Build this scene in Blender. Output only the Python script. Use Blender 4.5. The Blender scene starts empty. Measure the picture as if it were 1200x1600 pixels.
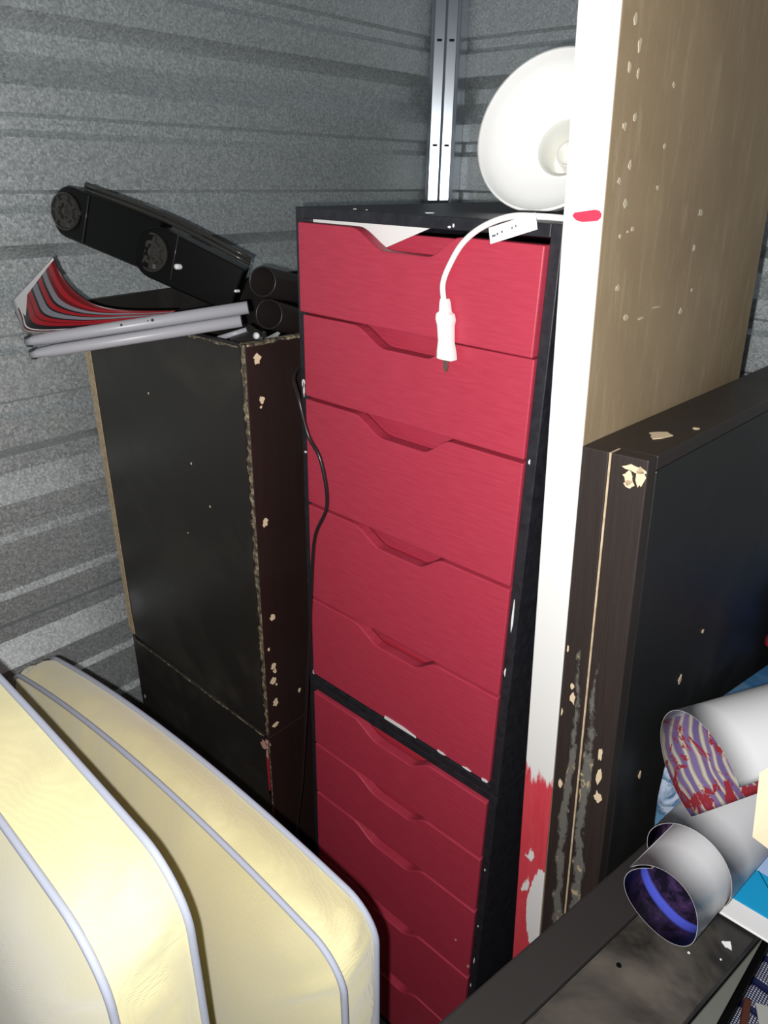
import bpy, bmesh, math, random
from mathutils import Vector as V, Matrix, noise
random.seed(4)
S = bpy.context.scene
C = S.collection

# ---------------- camera ----------------
CAM = V((0.702842, -0.623319, 1.438493))
YAW, PITCH, ROLL, FPX = -0.7238606, 0.44035621, 0.02077814, 1124.719
fwd = V((math.sin(YAW)*math.cos(PITCH), math.cos(YAW)*math.cos(PITCH), -math.sin(PITCH)))
rt = V((math.cos(YAW), -math.sin(YAW), 0)); up = rt.cross(fwd)
r2 = rt*math.cos(ROLL) + up*math.sin(ROLL); u2 = r2.cross(fwd)
cd = bpy.data.cameras.new('camera'); cam = bpy.data.objects.new('camera', cd); C.objects.link(cam)
m = Matrix((( r2.x, u2.x, -fwd.x), (r2.y, u2.y, -fwd.y), (r2.z, u2.z, -fwd.z))).to_4x4(); m.translation = CAM
cam.matrix_world = m
cd.sensor_fit = 'VERTICAL'; cd.sensor_height = 32.0; cd.lens = 32.0*FPX/1600.0; cd.clip_start = 0.01
S.camera = cam

# ---------------- world, flash, exposure ----------------
w = bpy.data.worlds.new('world'); S.world = w; w.use_nodes = True
w.node_tree.nodes['Background'].inputs[0].default_value = (0.80, 0.90, 1.0, 1)
w.node_tree.nodes['Background'].inputs[1].default_value = 0.09
fl = bpy.data.lights.new('phone_flash', 'POINT'); fl.energy = 36.0; fl.shadow_soft_size = 0.004
fl.color = (1.0, 0.985, 0.96)
fo = bpy.data.objects.new('phone_flash', fl); C.objects.link(fo)
fo.location = CAM - r2*0.021 - u2*0.010 + fwd*0.004
S.view_settings.view_transform = 'Standard'; S.view_settings.look = 'None'
S.view_settings.gamma = 1; S.view_settings.use_curve_mapping = False
S.view_settings.exposure = 0.0

# ---------------- materials ----------------
def nmat(name, col, rough=0.5, metal=0.0, spec=0.5):
    mt = bpy.data.materials.new(name); mt.use_nodes = True
    b = mt.node_tree.nodes['Principled BSDF']
    b.inputs['Base Color'].default_value = (*col, 1); b.inputs['Roughness'].default_value = rough
    b.inputs['Metallic'].default_value = metal; b.inputs['Specular IOR Level'].default_value = spec
    return mt
def node(mt, t, **k):
    n = mt.node_tree.nodes.new(t)
    for a, b in k.items(): setattr(n, a, b)
    return n
def lk(mt, a, b): mt.node_tree.links.new(a, b)
def bsdf(mt): return mt.node_tree.nodes['Principled BSDF']
def coords(mt, scale=(1, 1, 1), rot=(0, 0, 0)):
    tc = node(mt, 'ShaderNodeTexCoord'); mp = node(mt, 'ShaderNodeMapping')
    mp.inputs['Scale'].default_value = scale; mp.inputs['Rotation'].default_value = rot
    lk(mt, tc.outputs['Object'], mp.inputs['Vector']); return mp.outputs['Vector']
def ramp(mt, src, stops):
    r = node(mt, 'ShaderNodeValToRGB'); lk(mt, src, r.inputs[0]); e = r.color_ramp.elements
    while len(e) < len(stops): e.new(0.5)
    for i, (p, c) in enumerate(stops): e[i].position = p; e[i].color = (*c, 1) if len(c) == 3 else c
    return r.outputs[0]
def noisetex(mt, vec, scale, detail=3, rough=0.5, dist=0):
    n = node(mt, 'ShaderNodeTexNoise'); lk(mt, vec, n.inputs['Vector'])
    n.inputs['Scale'].default_value = scale; n.inputs['Detail'].default_value = detail
    n.inputs['Roughness'].default_value = rough; n.inputs['Distortion'].default_value = dist
    return n.outputs['Fac']
def bump(mt, src, strength=0.2, dist=0.002):
    b = node(mt, 'ShaderNodeBump'); b.inputs['Strength'].default_value = strength; b.inputs['Distance'].default_value = dist
    lk(mt, src, b.inputs['Height']); lk(mt, b.outputs[0], bsdf(mt).inputs['Normal'])
def mixc(mt, fac, a, b):
    n = node(mt, 'ShaderNodeMix', data_type='RGBA')
    if isinstance(fac, float): n.inputs[0].default_value = fac
    else: lk(mt, fac, n.inputs[0])
    for i, c in ((6, a), (7, b)):
        if isinstance(c, tuple): n.inputs[i].default_value = (*c, 1)
        else: lk(mt, c, n.inputs[i])
    return n.outputs[2]
def mathn(mt, op, a, b=0.0, c=None, clamp=False):
    n = node(mt, 'ShaderNodeMath', operation=op); n.use_clamp = clamp
    for i, v in enumerate((a, b, c)):
        if v is None: continue
        if isinstance(v, (int, float)): n.inputs[i].default_value = v
        else: lk(mt, v, n.inputs[i])
    return n.outputs[0]
def sep(mt, vec):
    n = node(mt, 'ShaderNodeSeparateXYZ'); lk(mt, vec, n.inputs[0]); return n.outputs

zinc = nmat('galvanised_steel', (0.5, 0.53, 0.55), 0.42, 0.62)
v = coords(zinc); f = noisetex(zinc, v, 190, 3, 0.7); vo = node(zinc, 'ShaderNodeTexVoronoi'); lk(zinc, v, vo.inputs['Vector']); vo.inputs['Scale'].default_value = 290
s_ = mathn(zinc, 'ADD', mathn(zinc, 'MULTIPLY', f, 0.65), mathn(zinc, 'MULTIPLY', sep(zinc, vo.outputs['Color'])[0], 0.35))
lk(zinc, ramp(zinc, s_, [(0.25, (0.46, 0.49, 0.50)), (0.5, (0.62, 0.66, 0.67)), (0.75, (0.84, 0.88, 0.89))]), bsdf(zinc).inputs['Base Color'])
lk(zinc, mathn(zinc, 'MULTIPLY_ADD', s_, 0.3, 0.34), bsdf(zinc).inputs['Roughness']); bump(zinc, f, 0.15, 0.001)
trimm = nmat('trim_steel', (0.40, 0.44, 0.48), 0.27, 0.8)
concrete = nmat('concrete', (0.20, 0.19, 0.18), 0.9)

red = nmat('red_paint', (0.62, 0.040, 0.075), 0.48)
v = coords(red, (4, 4, 40)); f = noisetex(red, v, 8, 4)
lk(red, ramp(red, f, [(0.3, (0.43, 0.034, 0.066)), (0.7, (0.48, 0.044, 0.080))]), bsdf(red).inputs['Base Color']); bump(red, f, 0.12, 0.0008)
red_in = nmat('red_paint_inside', (0.42, 0.025, 0.045), 0.55)
blackp = nmat('black_paint', (0.016, 0.016, 0.021), 0.48)
v = coords(blackp); f = noisetex(blackp, v, 90, 4, 0.6)
lk(blackp, ramp(blackp, f, [(0.3, (0.011, 0.011, 0.015)), (0.62, (0.022, 0.023, 0.030)), (0.765, (0.03, 0.03, 0.035)), (0.80, (0.25, 0.24, 0.24))]), bsdf(blackp).inputs['Base Color'])
bump(blackp, f, 0.15, 0.001)

def worn_black(name, base, smear, chip, chip_t=0.74, smear_t=0.52):
    mt = nmat(name, base, 0.5)
    v = coords(mt); a = noisetex(mt, v, 5, 5, 0.6, 0.6); b = noisetex(mt, v, 75, 3, 0.55); g = noisetex(mt, coords(mt, (60, 60, 2)), 4, 3)
    c1 = mixc(mt, mathn(mt, 'MULTIPLY', g, 0.5), base, tuple(x*1.8 for x in base))
    fa = ramp(mt, a, [(smear_t, (0, 0, 0)), (smear_t+0.2, (1, 1, 1))])
    c2 = mixc(mt, fa, c1, smear)
    fb = ramp(mt, b, [(chip_t, (0, 0, 0)), (chip_t+0.02, (1, 1, 1))])
    lk(mt, mixc(mt, fb, c2, chip), bsdf(mt).inputs['Base Color'])
    lk(mt, mathn(mt, 'MULTIPLY_ADD', a, 0.4, 0.3), bsdf(mt).inputs['Roughness'])
    return mt
bw_panel = worn_black('worn_black_veneer', (0.016, 0.014, 0.012), (0.045, 0.041, 0.034), (0.40, 0.28, 0.16), 0.80)
bw_side = worn_black('dark_brown_veneer', (0.018, 0.009, 0.008), (0.024, 0.014, 0.012), (0.55, 0.42, 0.28), 0.80, 0.6)
bw_slab = worn_black('smooth_black_veneer', (0.012, 0.012, 0.012), (0.026, 0.027, 0.027), (0.5, 0.4, 0.25), 0.84)
bw_top = worn_black('brown_black_top', (0.022, 0.016, 0.014), (0.035, 0.028, 0.025), (0.4, 0.32, 0.22), 0.83)
dusty = worn_black('dusty_black_top', (0.013, 0.012, 0.011), (0.12, 0.104, 0.085), (0.45, 0.42, 0.38), 0.79, 0.47)
matte = nmat('matte_black', (0.018, 0.015, 0.014), 0.75)
plastic = nmat('black_plastic', (0.0035, 0.0035, 0.004), 0.3, 0.0, 0.25)
plastic_grey = nmat('charcoal_plastic', (0.038, 0.036, 0.032), 0.25)
rubber = nmat('black_cable_rubber', (0.014, 0.014, 0.015), 0.3)
tubem = nmat('brown_black_tube', (0.020, 0.016, 0.015), 0.35)
inside = nmat('dark_inside', (0.003, 0.0025, 0.0025), 0.8)
# stained narrow edge of the leaning slab: dried glue / mould streaks running down it
stain = nmat('mould_stained_edge', (0.022, 0.015, 0.013), 0.55)
v = coords(stain); g = noisetex(stain, coords(stain, (160, 160, 3)), 4, 3)
c1 = mixc(stain, g, (0.014, 0.010, 0.009), (0.045, 0.032, 0.028))
o = sep(stain, v); n1 = noisetex(stain, coords(stain, (1, 1, 0.6)), 70, 6, 0.66, 0.5); n3 = noisetex(stain, coords(stain, (1, 1, 0.25)), 40, 4, 0.6)
zf = mathn(stain, 'MULTIPLY', ramp(stain, o[2], [(0.25, (.35,)*3), (0.40, (0.9,)*3), (0.66, (1,)*3), (0.85, (.85,)*3), (0.98, (.55,)*3), (1.0, (.1,)*3)]), ramp(stain, o[2], [(0.0, (1,)*3), (1.0, (1,)*3)]))
lane1 = mathn(stain, 'SUBTRACT', 1.0, mathn(stain, 'MULTIPLY', mathn(stain, 'ABSOLUTE', mathn(stain, 'SUBTRACT', o[0], mathn(stain, 'MULTIPLY_ADD', n3, 0.022, 0.009))), 75.0), None, True)
lane2 = mathn(stain, 'SUBTRACT', 1.0, mathn(stain, 'MULTIPLY', mathn(stain, 'ABSOLUTE', mathn(stain, 'SUBTRACT', o[0], mathn(stain, 'MULTIPLY_ADD', n3, 0.022, 0.031))), 75.0), None, True)
lane = mathn(stain, 'MAXIMUM', lane1, lane2)
fs = mathn(stain, 'MULTIPLY', mathn(stain, 'MULTIPLY', lane, zf), n1)
fs = ramp(stain, fs, [(0.26, (0,)*3), (0.34, (1,)*3)])
c2 = mixc(stain, fs, c1, mixc(stain, ramp(stain, n1, [(0.60, (0,)*3), (0.64, (1,)*3)]), (0.15, 0.145, 0.13), (0.50, 0.40, 0.24)))
lk(stain, c2, bsdf(stain).inputs['Base Color']); bump(stain, fs, 0.4, 0.001)

hard = nmat('brown_hardboard', (0.40, 0.29, 0.17), 0.75)
v = coords(hard); a = noisetex(hard, v, 3, 4, 0.6, 0.4); b = noisetex(hard, v, 400, 2); c = noisetex(hard, coords(hard, (60, 1, 1)), 42, 2, 0.5)
c1 = ramp(hard, a, [(0.3, (0.30, 0.215, 0.125)), (0.7, (0.47, 0.36, 0.215))])
c2 = mixc(hard, mathn(hard, 'MULTIPLY', b, 0.35), c1, (0.22, 0.15, 0.09))
d3 = noisetex(hard, coords(hard, (1, 9, 1.2)), 9, 5, 0.7, 0.5)
c2 = mixc(hard, mathn(hard, 'MULTIPLY', ramp(hard, d3, [(0.52, (0,)*3), (0.75, (1,)*3)]), 0.5), c2, (0.55, 0.45, 0.32))
lk(hard, c2, bsdf(hard).inputs['Base Color'])
rawwood = nmat('raw_chipboard_edge', (0.50, 0.37, 0.22), 0.8)
v = coords(rawwood); b = noisetex(rawwood, v, 120, 3)
lk(rawwood, ramp(rawwood, b, [(0.3, (0.46, 0.34, 0.21)), (0.7, (0.66, 0.53, 0.36))]), bsdf(rawwood).inputs['Base Color'])
splinter = nmat('splintered_wood', (0.78, 0.62, 0.42), 0.8)
paleflake = nmat('pale_flake', (0.60, 0.52, 0.38), 0.85)
splinter_pink = nmat('pinkish_chip', (0.62, 0.36, 0.30), 0.8)
worn = nmat('worn_chipped_edge', (0.3, 0.24, 0.15), 0.8)
v = coords(worn); b = noisetex(worn, v, 120, 4, 0.7)
lk(worn, ramp(worn, b, [(0.40, (0.04, 0.034, 0.026)), (0.52, (0.17, 0.14, 0.09)), (0.66, (0.52, 0.43, 0.28))]), bsdf(worn).inputs['Base Color'])
white = nmat('white_laminate', (0.86, 0.86, 0.85), 0.45)
# white strip with red paint brushed over its lower end (ragged border, bare patch low down)
wr = nmat('white_edge_red_paint', (0.86, 0.86, 0.85), 0.45)
v = coords(wr); o = sep(wr, v); n1 = noisetex(wr, coords(wr, (90, 90, 14)), 1.2, 5, 0.65)
t = mathn(wr, 'ADD', o[2], mathn(wr, 'MULTIPLY', mathn(wr, 'SUBTRACT', n1, 0.5), 0.09))
top = ramp(wr, t, [(0.772, (1,)*3), (0.780, (0,)*3)])
n2 = noisetex(wr, v, 16, 2, 0.5)
# bare patch: an oval at z 0.5-0.62 on the right half
dx = mathn(wr, 'DIVIDE', mathn(wr, 'SUBTRACT', o[0], 0.0375), 0.022); dz = mathn(wr, 'DIVIDE', mathn(wr, 'SUBTRACT', o[2], 0.555), 0.085)
d2 = mathn(wr, 'ADD', mathn(wr, 'MULTIPLY', dx, dx), mathn(wr, 'MULTIPLY', dz, dz)); d2 = mathn(wr, 'ADD', d2, mathn(wr, 'MULTIPLY', mathn(wr, 'SUBTRACT', n1, 0.5), 0.9))
patch = ramp(wr, d2, [(0.90, (0,)*3), (0.94, (1,)*3)])
n4 = ramp(wr, noisetex(wr, coords(wr, (1, 1, .5)), 45, 3), [(0.30, (0,)*3), (0.33, (1,)*3)])
fac = mathn(wr, 'MULTIPLY', mathn(wr, 'MULTIPLY', top, patch), n4)
lk(wr, mixc(wr, fac, (0.86, 0.86, 0.85), mixc(wr, n1, (0.60, 0.03, 0.05), (0.78, 0.10, 0.13))), bsdf(wr).inputs['Base Color'])
redmark = nmat('red_paint_mark', (0.75, 0.04, 0.09), 0.5)
lampw = nmat('white_enamel', (0.94, 0.94, 0.93), 0.3)
socketm = nmat('white_porcelain', (0.78, 0.78, 0.73), 0.4)
cordw = nmat('white_cord', (0.88, 0.88, 0.87), 0.4)
tagm = nmat('white_tag', (0.85, 0.85, 0.84), 0.5); tagink = nmat('tag_ink', (0.12, 0.12, 0.13), 0.6)
brass = nmat('plug_blade', (0.35, 0.27, 0.22), 0.35, 0.8)
polem = nmat('grey_painted_metal', (0.46, 0.46, 0.50), 0.35)
poled = nmat('bare_pole_end', (0.05, 0.045, 0.04), 0.6)
capw = nmat('white_cap', (0.85, 0.85, 0.86), 0.35); capg = nmat('grey_bracket', (0.30, 0.31, 0.31), 0.4)

# fabric
fab = nmat('yellow_green_fabric', (0.62, 0.52, 0.22), 0.9)
v = coords(fab); wv = node(fab, 'ShaderNodeTexWave', wave_type='BANDS', bands_direction='X'); lk(fab, v, wv.inputs['Vector']); wv.inputs['Scale'].default_value = 150; wv.inputs['Distortion'].default_value = 2.0
wz = node(fab, 'ShaderNodeTexWave', wave_type='BANDS', bands_direction='Z'); lk(fab, v, wz.inputs['Vector']); wz.inputs['Scale'].default_value = 150; wz.inputs['Distortion'].default_value = 2.0
wf = mathn(fab, 'MULTIPLY', wv.outputs['Fac'], wz.outputs['Fac']); bn = noisetex(fab, v, 6, 2)
c1 = ramp(fab, bn, [(0.35, (0.62, 0.56, 0.30)), (0.65, (0.68, 0.62, 0.36))])
lk(fab, mixc(fab, mathn(fab, 'MULTIPLY', wf, 0.22), c1, (0.48, 0.42, 0.19)), bsdf(fab).inputs['Base Color']); bump(fab, wf, 0.25, 0.0008)
pipem = nmat('pale_blue_grey_piping', (0.36, 0.385, 0.47), 0.75)
bsdf(fab).inputs['Sheen Weight'].default_value = 0.5; bsdf(fab).inputs['Sheen Roughness'].default_value = 0.5

# ---------------- geometry helpers ----------------
def link(name, bm, mat, parent=None, smooth=False, mats=None):
    me = bpy.data.meshes.new(name); bmesh.ops.recalc_face_normals(bm, faces=bm.faces[:]) ; bm.to_mesh(me); bm.free()
    if smooth:
        for p in me.polygons: p.use_smooth = True
    o = bpy.data.objects.new(name, me); C.objects.link(o)
    for mm in (mats or [mat]): me.materials.append(mm)
    if parent: o.parent = parent
    return o
def bevel(o, wd=0.002, seg=2):
    b = o.modifiers.new('bevel', 'BEVEL'); b.width = wd; b.segments = seg; b.limit_method = 'ANGLE'; b.angle_limit = math.radians(40); return o
def thing(name, label, cat, loc=(0, 0, 0), rot=(0, 0, 0), group=None):
    o = bpy.data.objects.new(name, None); C.objects.link(o); o.empty_display_size = 0.05
    o.location = loc; o.rotation_euler = rot; o['label'] = label; o['category'] = cat
    if group: o['group'] = group
    return o
def tag(o, label, cat, group=None):
    o['label'] = label; o['category'] = cat
    if group: o['group'] = group
    return o
def box(bm, x0, x1, y0, y1, z0, z1):
    vs = [bm.verts.new((x, y, z)) for x in (x0, x1) for y in (y0, y1) for z in (z0, z1)]
    for f in ((0, 1, 3, 2), (4, 6, 7, 5), (0, 4, 5, 1), (2, 3, 7, 6), (0, 2, 6, 4), (1, 5, 7, 3)): bm.faces.new([vs[i] for i in f])
    return bm
def bx(name, x0, x1, y0, y1, z0, z1, mat, parent=None, bv=0.0015):
    o = link(name, box(bmesh.new(), x0, x1, y0, y1, z0, z1), mat, parent)
    if bv: bevel(o, bv)
    return o
def frames(path, upv=V((0, 0, 1))):
    out = []
    n = None
    for i, p in enumerate(path):
        a = path[max(i-1, 0)]; b = path[min(i+1, len(path)-1)]; t = (b-a).normalized()
        if n is None:
            n = upv if abs(t.dot(upv)) < 0.95 else V((1, 0, 0))
        n = (n - t*n.dot(t)).normalized(); out.append((p, n, t.cross(n).normalized()))
    return out
def spline(pts, n=8):
    pts = [V(p) for p in pts]; out = []
    for i in range(len(pts)-1):
        p0 = pts[max(i-1, 0)]; p1 = pts[i]; p2 = pts[i+1]; p3 = pts[min(i+2, len(pts)-1)]
        for k in range(n):
            t = k/n
            out.append(0.5*((2*p1)+(p2-p0)*t+(2*p0-5*p1+4*p2-p3)*t*t+(3*p1-p0-3*p2+p3)*t**3))
    out.append(pts[-1]); return out
def tube(bm, path, r, seg=12, cap=True, closed=False):
    fr = frames(path); rings = []
    for i, (p, a, b) in enumerate(fr):
        rr = r(i/(len(fr)-1)) if callable(r) else r
        rings.append([bm.verts.new(p + a*rr*math.cos(2*math.pi*k/seg) + b*rr*math.sin(2*math.pi*k/seg)) for k in range(seg)])
    R_ = list(zip(rings, rings[1:]))
    for A, B in R_:
        for k in range(seg): bm.faces.new((A[k], A[(k+1) % seg], B[(k+1) % seg], B[k]))
    if cap:
        bm.faces.new(rings[0]); bm.faces.new(rings[-1][::-1])
    return bm
def tb(name, pts, r, mat, parent=None, seg=12, n=8, smooth=True):
    return link(name, tube(bmesh.new(), spline(pts, n) if n > 1 else [V(p) for p in pts], r, seg), mat, parent, smooth)
def lathe(bm, prof, org, axis, seg=48):
    ax = V(axis).normalized(); a = ax.orthogonal().normalized(); b = ax.cross(a); rings = []
    for r, h in prof:
        rings.append([bm.verts.new(V(org) + ax*h + (a*math.cos(2*math.pi*k/seg) + b*math.sin(2*math.pi*k/seg))*max(r, 1e-5)) for k in range(seg)])
    for A, B in zip(rings, rings[1:]):
        for k in range(seg): bm.faces.new((A[k], A[(k+1) % seg], B[(k+1) % seg], B[k]))
    return bm
def prism(bm, poly, d):
    """poly: list of 3-D points (planar), extruded by vector d"""
    d = V(d); A = [bm.verts.new(V(p)) for p in poly]; B = [bm.verts.new(V(p)+d) for p in poly]; n = len(poly)
    bm.faces.new(A); bm.faces.new(B[::-1])
    for k in range(n): bm.faces.new((A[k], B[k], B[(k+1) % n], A[(k+1) % n]))
    return bm
def blob(cx, cz, rx, rz, seed, n=12, jag=0.35):
    rnd = random.Random(seed)
    return [(cx + rx*math.cos(2*math.pi*k/n)*(1+rnd.uniform(-jag, jag)), cz + rz*math.sin(2*math.pi*k/n)*(1+rnd.uniform(-jag, jag))) for k in range(n)]
def chips_xz(name, lst, y, mat, parent, th=0.0006, seed=1):
    """small raised flakes on a face looking to -y: (x, z, rx, rz)"""
    for i, (x, z, rx, rz) in enumerate(lst):
        bm = bmesh.new(); prism(bm, [(a, y, b) for a, b in blob(x, z, rx, rz, seed*31+i)], (0, -th, 0)); link(name, bm, mat, parent)
def chips_yz(name, lst, x, mat, parent, th=0.0006, seed=1):
    for i, (y, z, ry, rz) in enumerate(lst):
        bm = bmesh.new(); prism(bm, [(x, a, b) for a, b in blob(y, z, ry, rz, seed*37+i)], (th, 0, 0)); link(name, bm, mat, parent)
def chips_xy(name, lst, z, mat, parent, th=0.0006, seed=1):
    for i, (x, y, rx, ry) in enumerate(lst):
        bm = bmesh.new(); prism(bm, [(a, b, z) for a, b in blob(x, y, rx, ry, seed*41+i)], (0, 0, th)); link(name, bm, mat, parent)

# ---------------- the setting ----------------
XW, YB = -0.56, 1.0
def struct(o): o['kind'] = 'structure'; return o
def corr_profile(z0, z1):
    """(z, depth into the wall) of the ribbed sheet"""
    P = 0.3275; out = [(z0, 0)]
    k0 = int((z0-0.95)/P)-2
    for k in range(k0, k0+16):
        zc = 0.952 + k*P
        for dz, d in ((-0.058, 0), (-0.012, 0.027), (0.018, 0.027), (0.042, 0)): out.append((zc+dz, d))
        for s in (1, 2):
            m_ = zc + P*s/3
            for dz, d in ((-0.020, 0), (-0.009, 0.009), (0.008, 0.009), (0.014, 0)): out.append((m_+dz, d))
    out = sorted(set((z, d) for z, d in out if z0 <= z <= z1)); out.append((z1, 0)); return out
def corr_wall(name, a, b, f):
    bm = bmesh.new(); pr = corr_profile(0.0, 2.6); A = [bm.verts.new(f(a, z, d)) for z, d in pr]; B = [bm.verts.new(f(b, z, d)) for z, d in pr]
    A2 = [bm.verts.new(f(a, z, d+0.004)) for z, d in pr]; B2 = [bm.verts.new(f(b, z, d+0.004)) for z, d in pr]
    for i in range(len(pr)-1):
        bm.faces.new((A[i], A[i+1], B[i+1], B[i])); bm.faces.new((A2[i], B2[i], B2[i+1], A2[i+1]))
    return struct(link(name, bm, zinc))
corr_wall('wall_left', -1.6, YB, lambda t, z, d: (XW-d, t, z))
wb = corr_wall('wall_back', XW, 1.9, lambda t, z, d: (t, YB+d, z))
for nm, x in (('trim_2', -0.468), ('trim_3', 0.55)):       # lapped sheet edges on the back wall
    bm = bmesh.new(); pr = corr_profile(0.0, 2.6)
    prev = None
    for z, d in pr:
        q = [bm.verts.new((x+dx, YB+d-dy, z)) for dx, dy in ((0, 0.0003), (0, 0.004), (0.012, 0.004), (0.012, 0.0003))]
        if prev:
            for k in range(3): bm.faces.new((prev[k], prev[k+1], q[k+1], q[k]))
        prev = q
    struct(link(nm, bm, zinc))
struct(bx('floor', -0.62, 1.9, -1.6, 1.06, -0.05, 0.0, concrete, None, 0))
# corner post: folded galvanised trim with facets
post = [(-0.559, 0.935), (-0.5535, 0.929), (-0.5515, 0.940), (-0.5335, 0.9545), (-0.5325, 0.9585), (-0.5285, 0.9585), (-0.5115, 0.9720), (-0.5085, 0.9700), (-0.5010, 0.9715), (-0.4985, 0.9700), (-0.4985, 0.999), (-0.559, 0.999)]
bm = bmesh.new(); prism(bm, [(x, y, 0.0) for x, y in post], (0, 0, 2.6)); tr = struct(link('trim_1', bm, trimm))
for z in (1.50, 1.72):
    for x, y in ((-0.5425, 0.9475), (-0.5200, 0.9655)):
        bm = bmesh.new(); d_ = V((0.0045, 0.0036, 0)); n_ = V((0.00055, -0.0007, 0)); c_ = V((x, y, z))
        prism(bm, [c_-d_+n_, c_+d_+n_, c_+d_+n_+V((0, 0, 0.005)), c_-d_+n_+V((0, 0, 0.005))], -n_*2); link('slot', bm, inside, tr)

# ---------------- red drawer chests ----------------
ZT = [0.687, 0.578, 0.469, 0.316, 0.161, 0.018]
def front_mesh(zt, zb):
    x0, x1 = 0.013, 0.347
    top = [(x0, zt)]
    for k in range(0, 9):
        t = k/8; top.append((0.100 + 0.052*t, zt - 0.0215*(3*t*t-2*t**3)))
    for k in range(0, 9):
        t = k/8; top.append((0.212 + 0.040*t, zt - 0.0215*(1-(3*t*t-2*t**3))))
    top.append((x1, zt))
    bm = bmesh.new(); prism(bm, [(x, 0.0, z) for x, z in [(x0, zb)] + top + [(x1, zb)]], (0, 0.016, 0)); return bm
def chest(z0, label, pull):
    t = thing('drawer_chest', label, 'drawers', (0, 0, z0))
    bx('side_panel', 0.0, 0.0125, 0.0, 0.58, 0, 0.7, blackp, t, 0.001); bx('side_panel', 0.3475, 0.36, 0.0, 0.58, 0, 0.7, blackp, t, 0.001)
    bx('top_panel', 0.0126, 0.3474, 0.0, 0.58, 0.6875, 0.7, blackp, t, 0.001); bx('bottom_panel', 0.0126, 0.3474, 0.0, 0.58, 0, 0.0125, blackp, t, 0.001)
    bx('back_panel', 0.0126, 0.3474, 0.572, 0.58, 0.0126, 0.6874, blackp, t, 0)
    for i in range(5):
        zb = ZT[i+1] + 0.0025
        dr = link('drawer', front_mesh(ZT[i]-(0.002 if i else 0.003), zb), red, t); bevel(dr, 0.0014, 2)
        dr.location.y = -0.004 if not (pull and i == 0) else -0.009
        if pull and i == 0: dr.location.x = -0.004; dr.rotation_euler = (0, math.radians(0.4), 0)
        bx('drawer_box', 0.024, 0.336, 0.0165, 0.50, zb+0.012, ZT[i]-0.034, red_in, dr, 0)
        if not (pull and i == 0):
            bx('drawer_rail', 0.013, 0.347, 0.028, 0.045, ZT[i]-0.034, ZT[i]-0.0008, red, t, 0)
    return t
c_up = chest(0.7, 'red drawer chest with black frame on top, its five curved pulls below the white lamp', True)
c_lo = chest(0.0, 'red drawer chest standing on the floor, shadowed, beneath the other red chest', False)
bx('inner_rail', 0.10, 0.347, 0.022, 0.034, 0.655, 0.6775, red, c_up, 0)
# bare white strip above the first drawer
bm = bmesh.new(); prism(bm, [(0.0128, 0.017, 0.6873), (0.196, 0.017, 0.6873), (0.13, 0.017, 0.662), (0.10, 0.017, 0.665), (0.0128, 0.017, 0.680)], (0, 0.002, 0))
link('white_strip', bm, white, c_up)
# chips on the black frame and on drawer edges
chips_xz('chip', [(0.006, 0.487, 0.0025, 0.006), (0.0065, 0.478, 0.0015, 0.010), (0.006, 0.39, 0.002, 0.002), (0.005, 0.12, 0.003, 0.012), (0.010, 0.018, 0.002, 0.004), (0.352, 0.47, 0.001, 0.003), (0.353, 0.28, 0.0012, 0.02), (0.351, 0.20, 0.001, 0.006)], 0.0, capw, c_up, seed=3)
bm = bmesh.new(); prism(bm, [(0.165, -0.0045, 0.0205), (0.225, -0.0045, 0.0205), (0.224, -0.0045, 0.0235), (0.200, -0.0045, 0.0265), (0.166, -0.0045, 0.0262)], (0, -0.0006, 0)); link('chip', bm, capw, c_up)
chips_xz('chip', [(0.268, 0.0225, 0.007, 0.0022), (0.312, 0.0225, 0.006, 0.0020), (0.341, 0.022, 0.005, 0.003)], -0.0042, capw, c_up, seed=4)
chips_xy('chip', [(0.178, 0.035, 0.004, 0.006), (0.08, 0.02, 0.001, 0.002), (0.10, 0.018, 0.0012, 0.001)], 0.7, capw, c_up, seed=5)
chips_xz('chip', [(0.232, 0.6905, 0.002, 0.001), (0.237, 0.692, 0.0012, 0.0015)], 0.0, capw, c_up, seed=6)
chips_xz('chip', [(0.353, 0.44, 0.001, 0.002), (0.353, 0.36, 0.001, 0.006), (0.352, 0.30, 0.001, 0.004), (0.352, 0.26, 0.001, 0.003), (0.354, 0.56, 0.001, 0.002)], 0.0, capw, c_lo, seed=7)
chips_xz('chip', [(0.346, 0.345, 0.002, 0.003), (0.320, 0.38, 0.002, 0.0015)], -0.0042, splinter_pink, c_lo, seed=8)

# ---------------- stacked black cabinets on the left ----------------
def cabinet(z0, z1, label, opened, xl, chipl):
    t = thing('open_cabinet', label, 'cabinet', (0, 0, 0)); xr = -0.048; yf = -0.05; yb = 0.44
    bx('front_panel', xl+0.011, xr-0.014, yf, yf+0.014, z0, z1-0.004, bw_panel, t)
    bx('side_panel', xr-0.0138, xr, yf-0.001, yb, z0, z1, bw_side, t)
    bx('back_panel', xl+0.011, xr-0.014, yb-0.014, yb, z0, z1, bw_panel, t)
    lp = link('side_panel', prism(bmesh.new(), [(xl+0.0005, yf+0.0005, z0), (xl+0.0005, yb, z0), (xl+0.0005, yb, z1+(0.016 if opened else 0)), (xl+0.0005, yf+0.0005, z1+(0.004 if opened else 0))], (0.0102, 0, 0)), bw_panel, t)
    bx('bottom_panel', xl+0.011, xr-0.014, yf+0.0142, yb-0.0142, z0, z0+0.014, bw_panel, t, 0)
    if not opened: bx('top_panel', xl+0.011, xr-0.014, yf+0.0142, yb-0.0142, z1-0.018, z1-0.004, bw_panel, t, 0)
    return t
cab = cabinet(0.583, 1.235, 'open-topped black cabinet with chipped tan corner edge, upper one, holding poles and tubes', True, -0.485, None)
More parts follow.
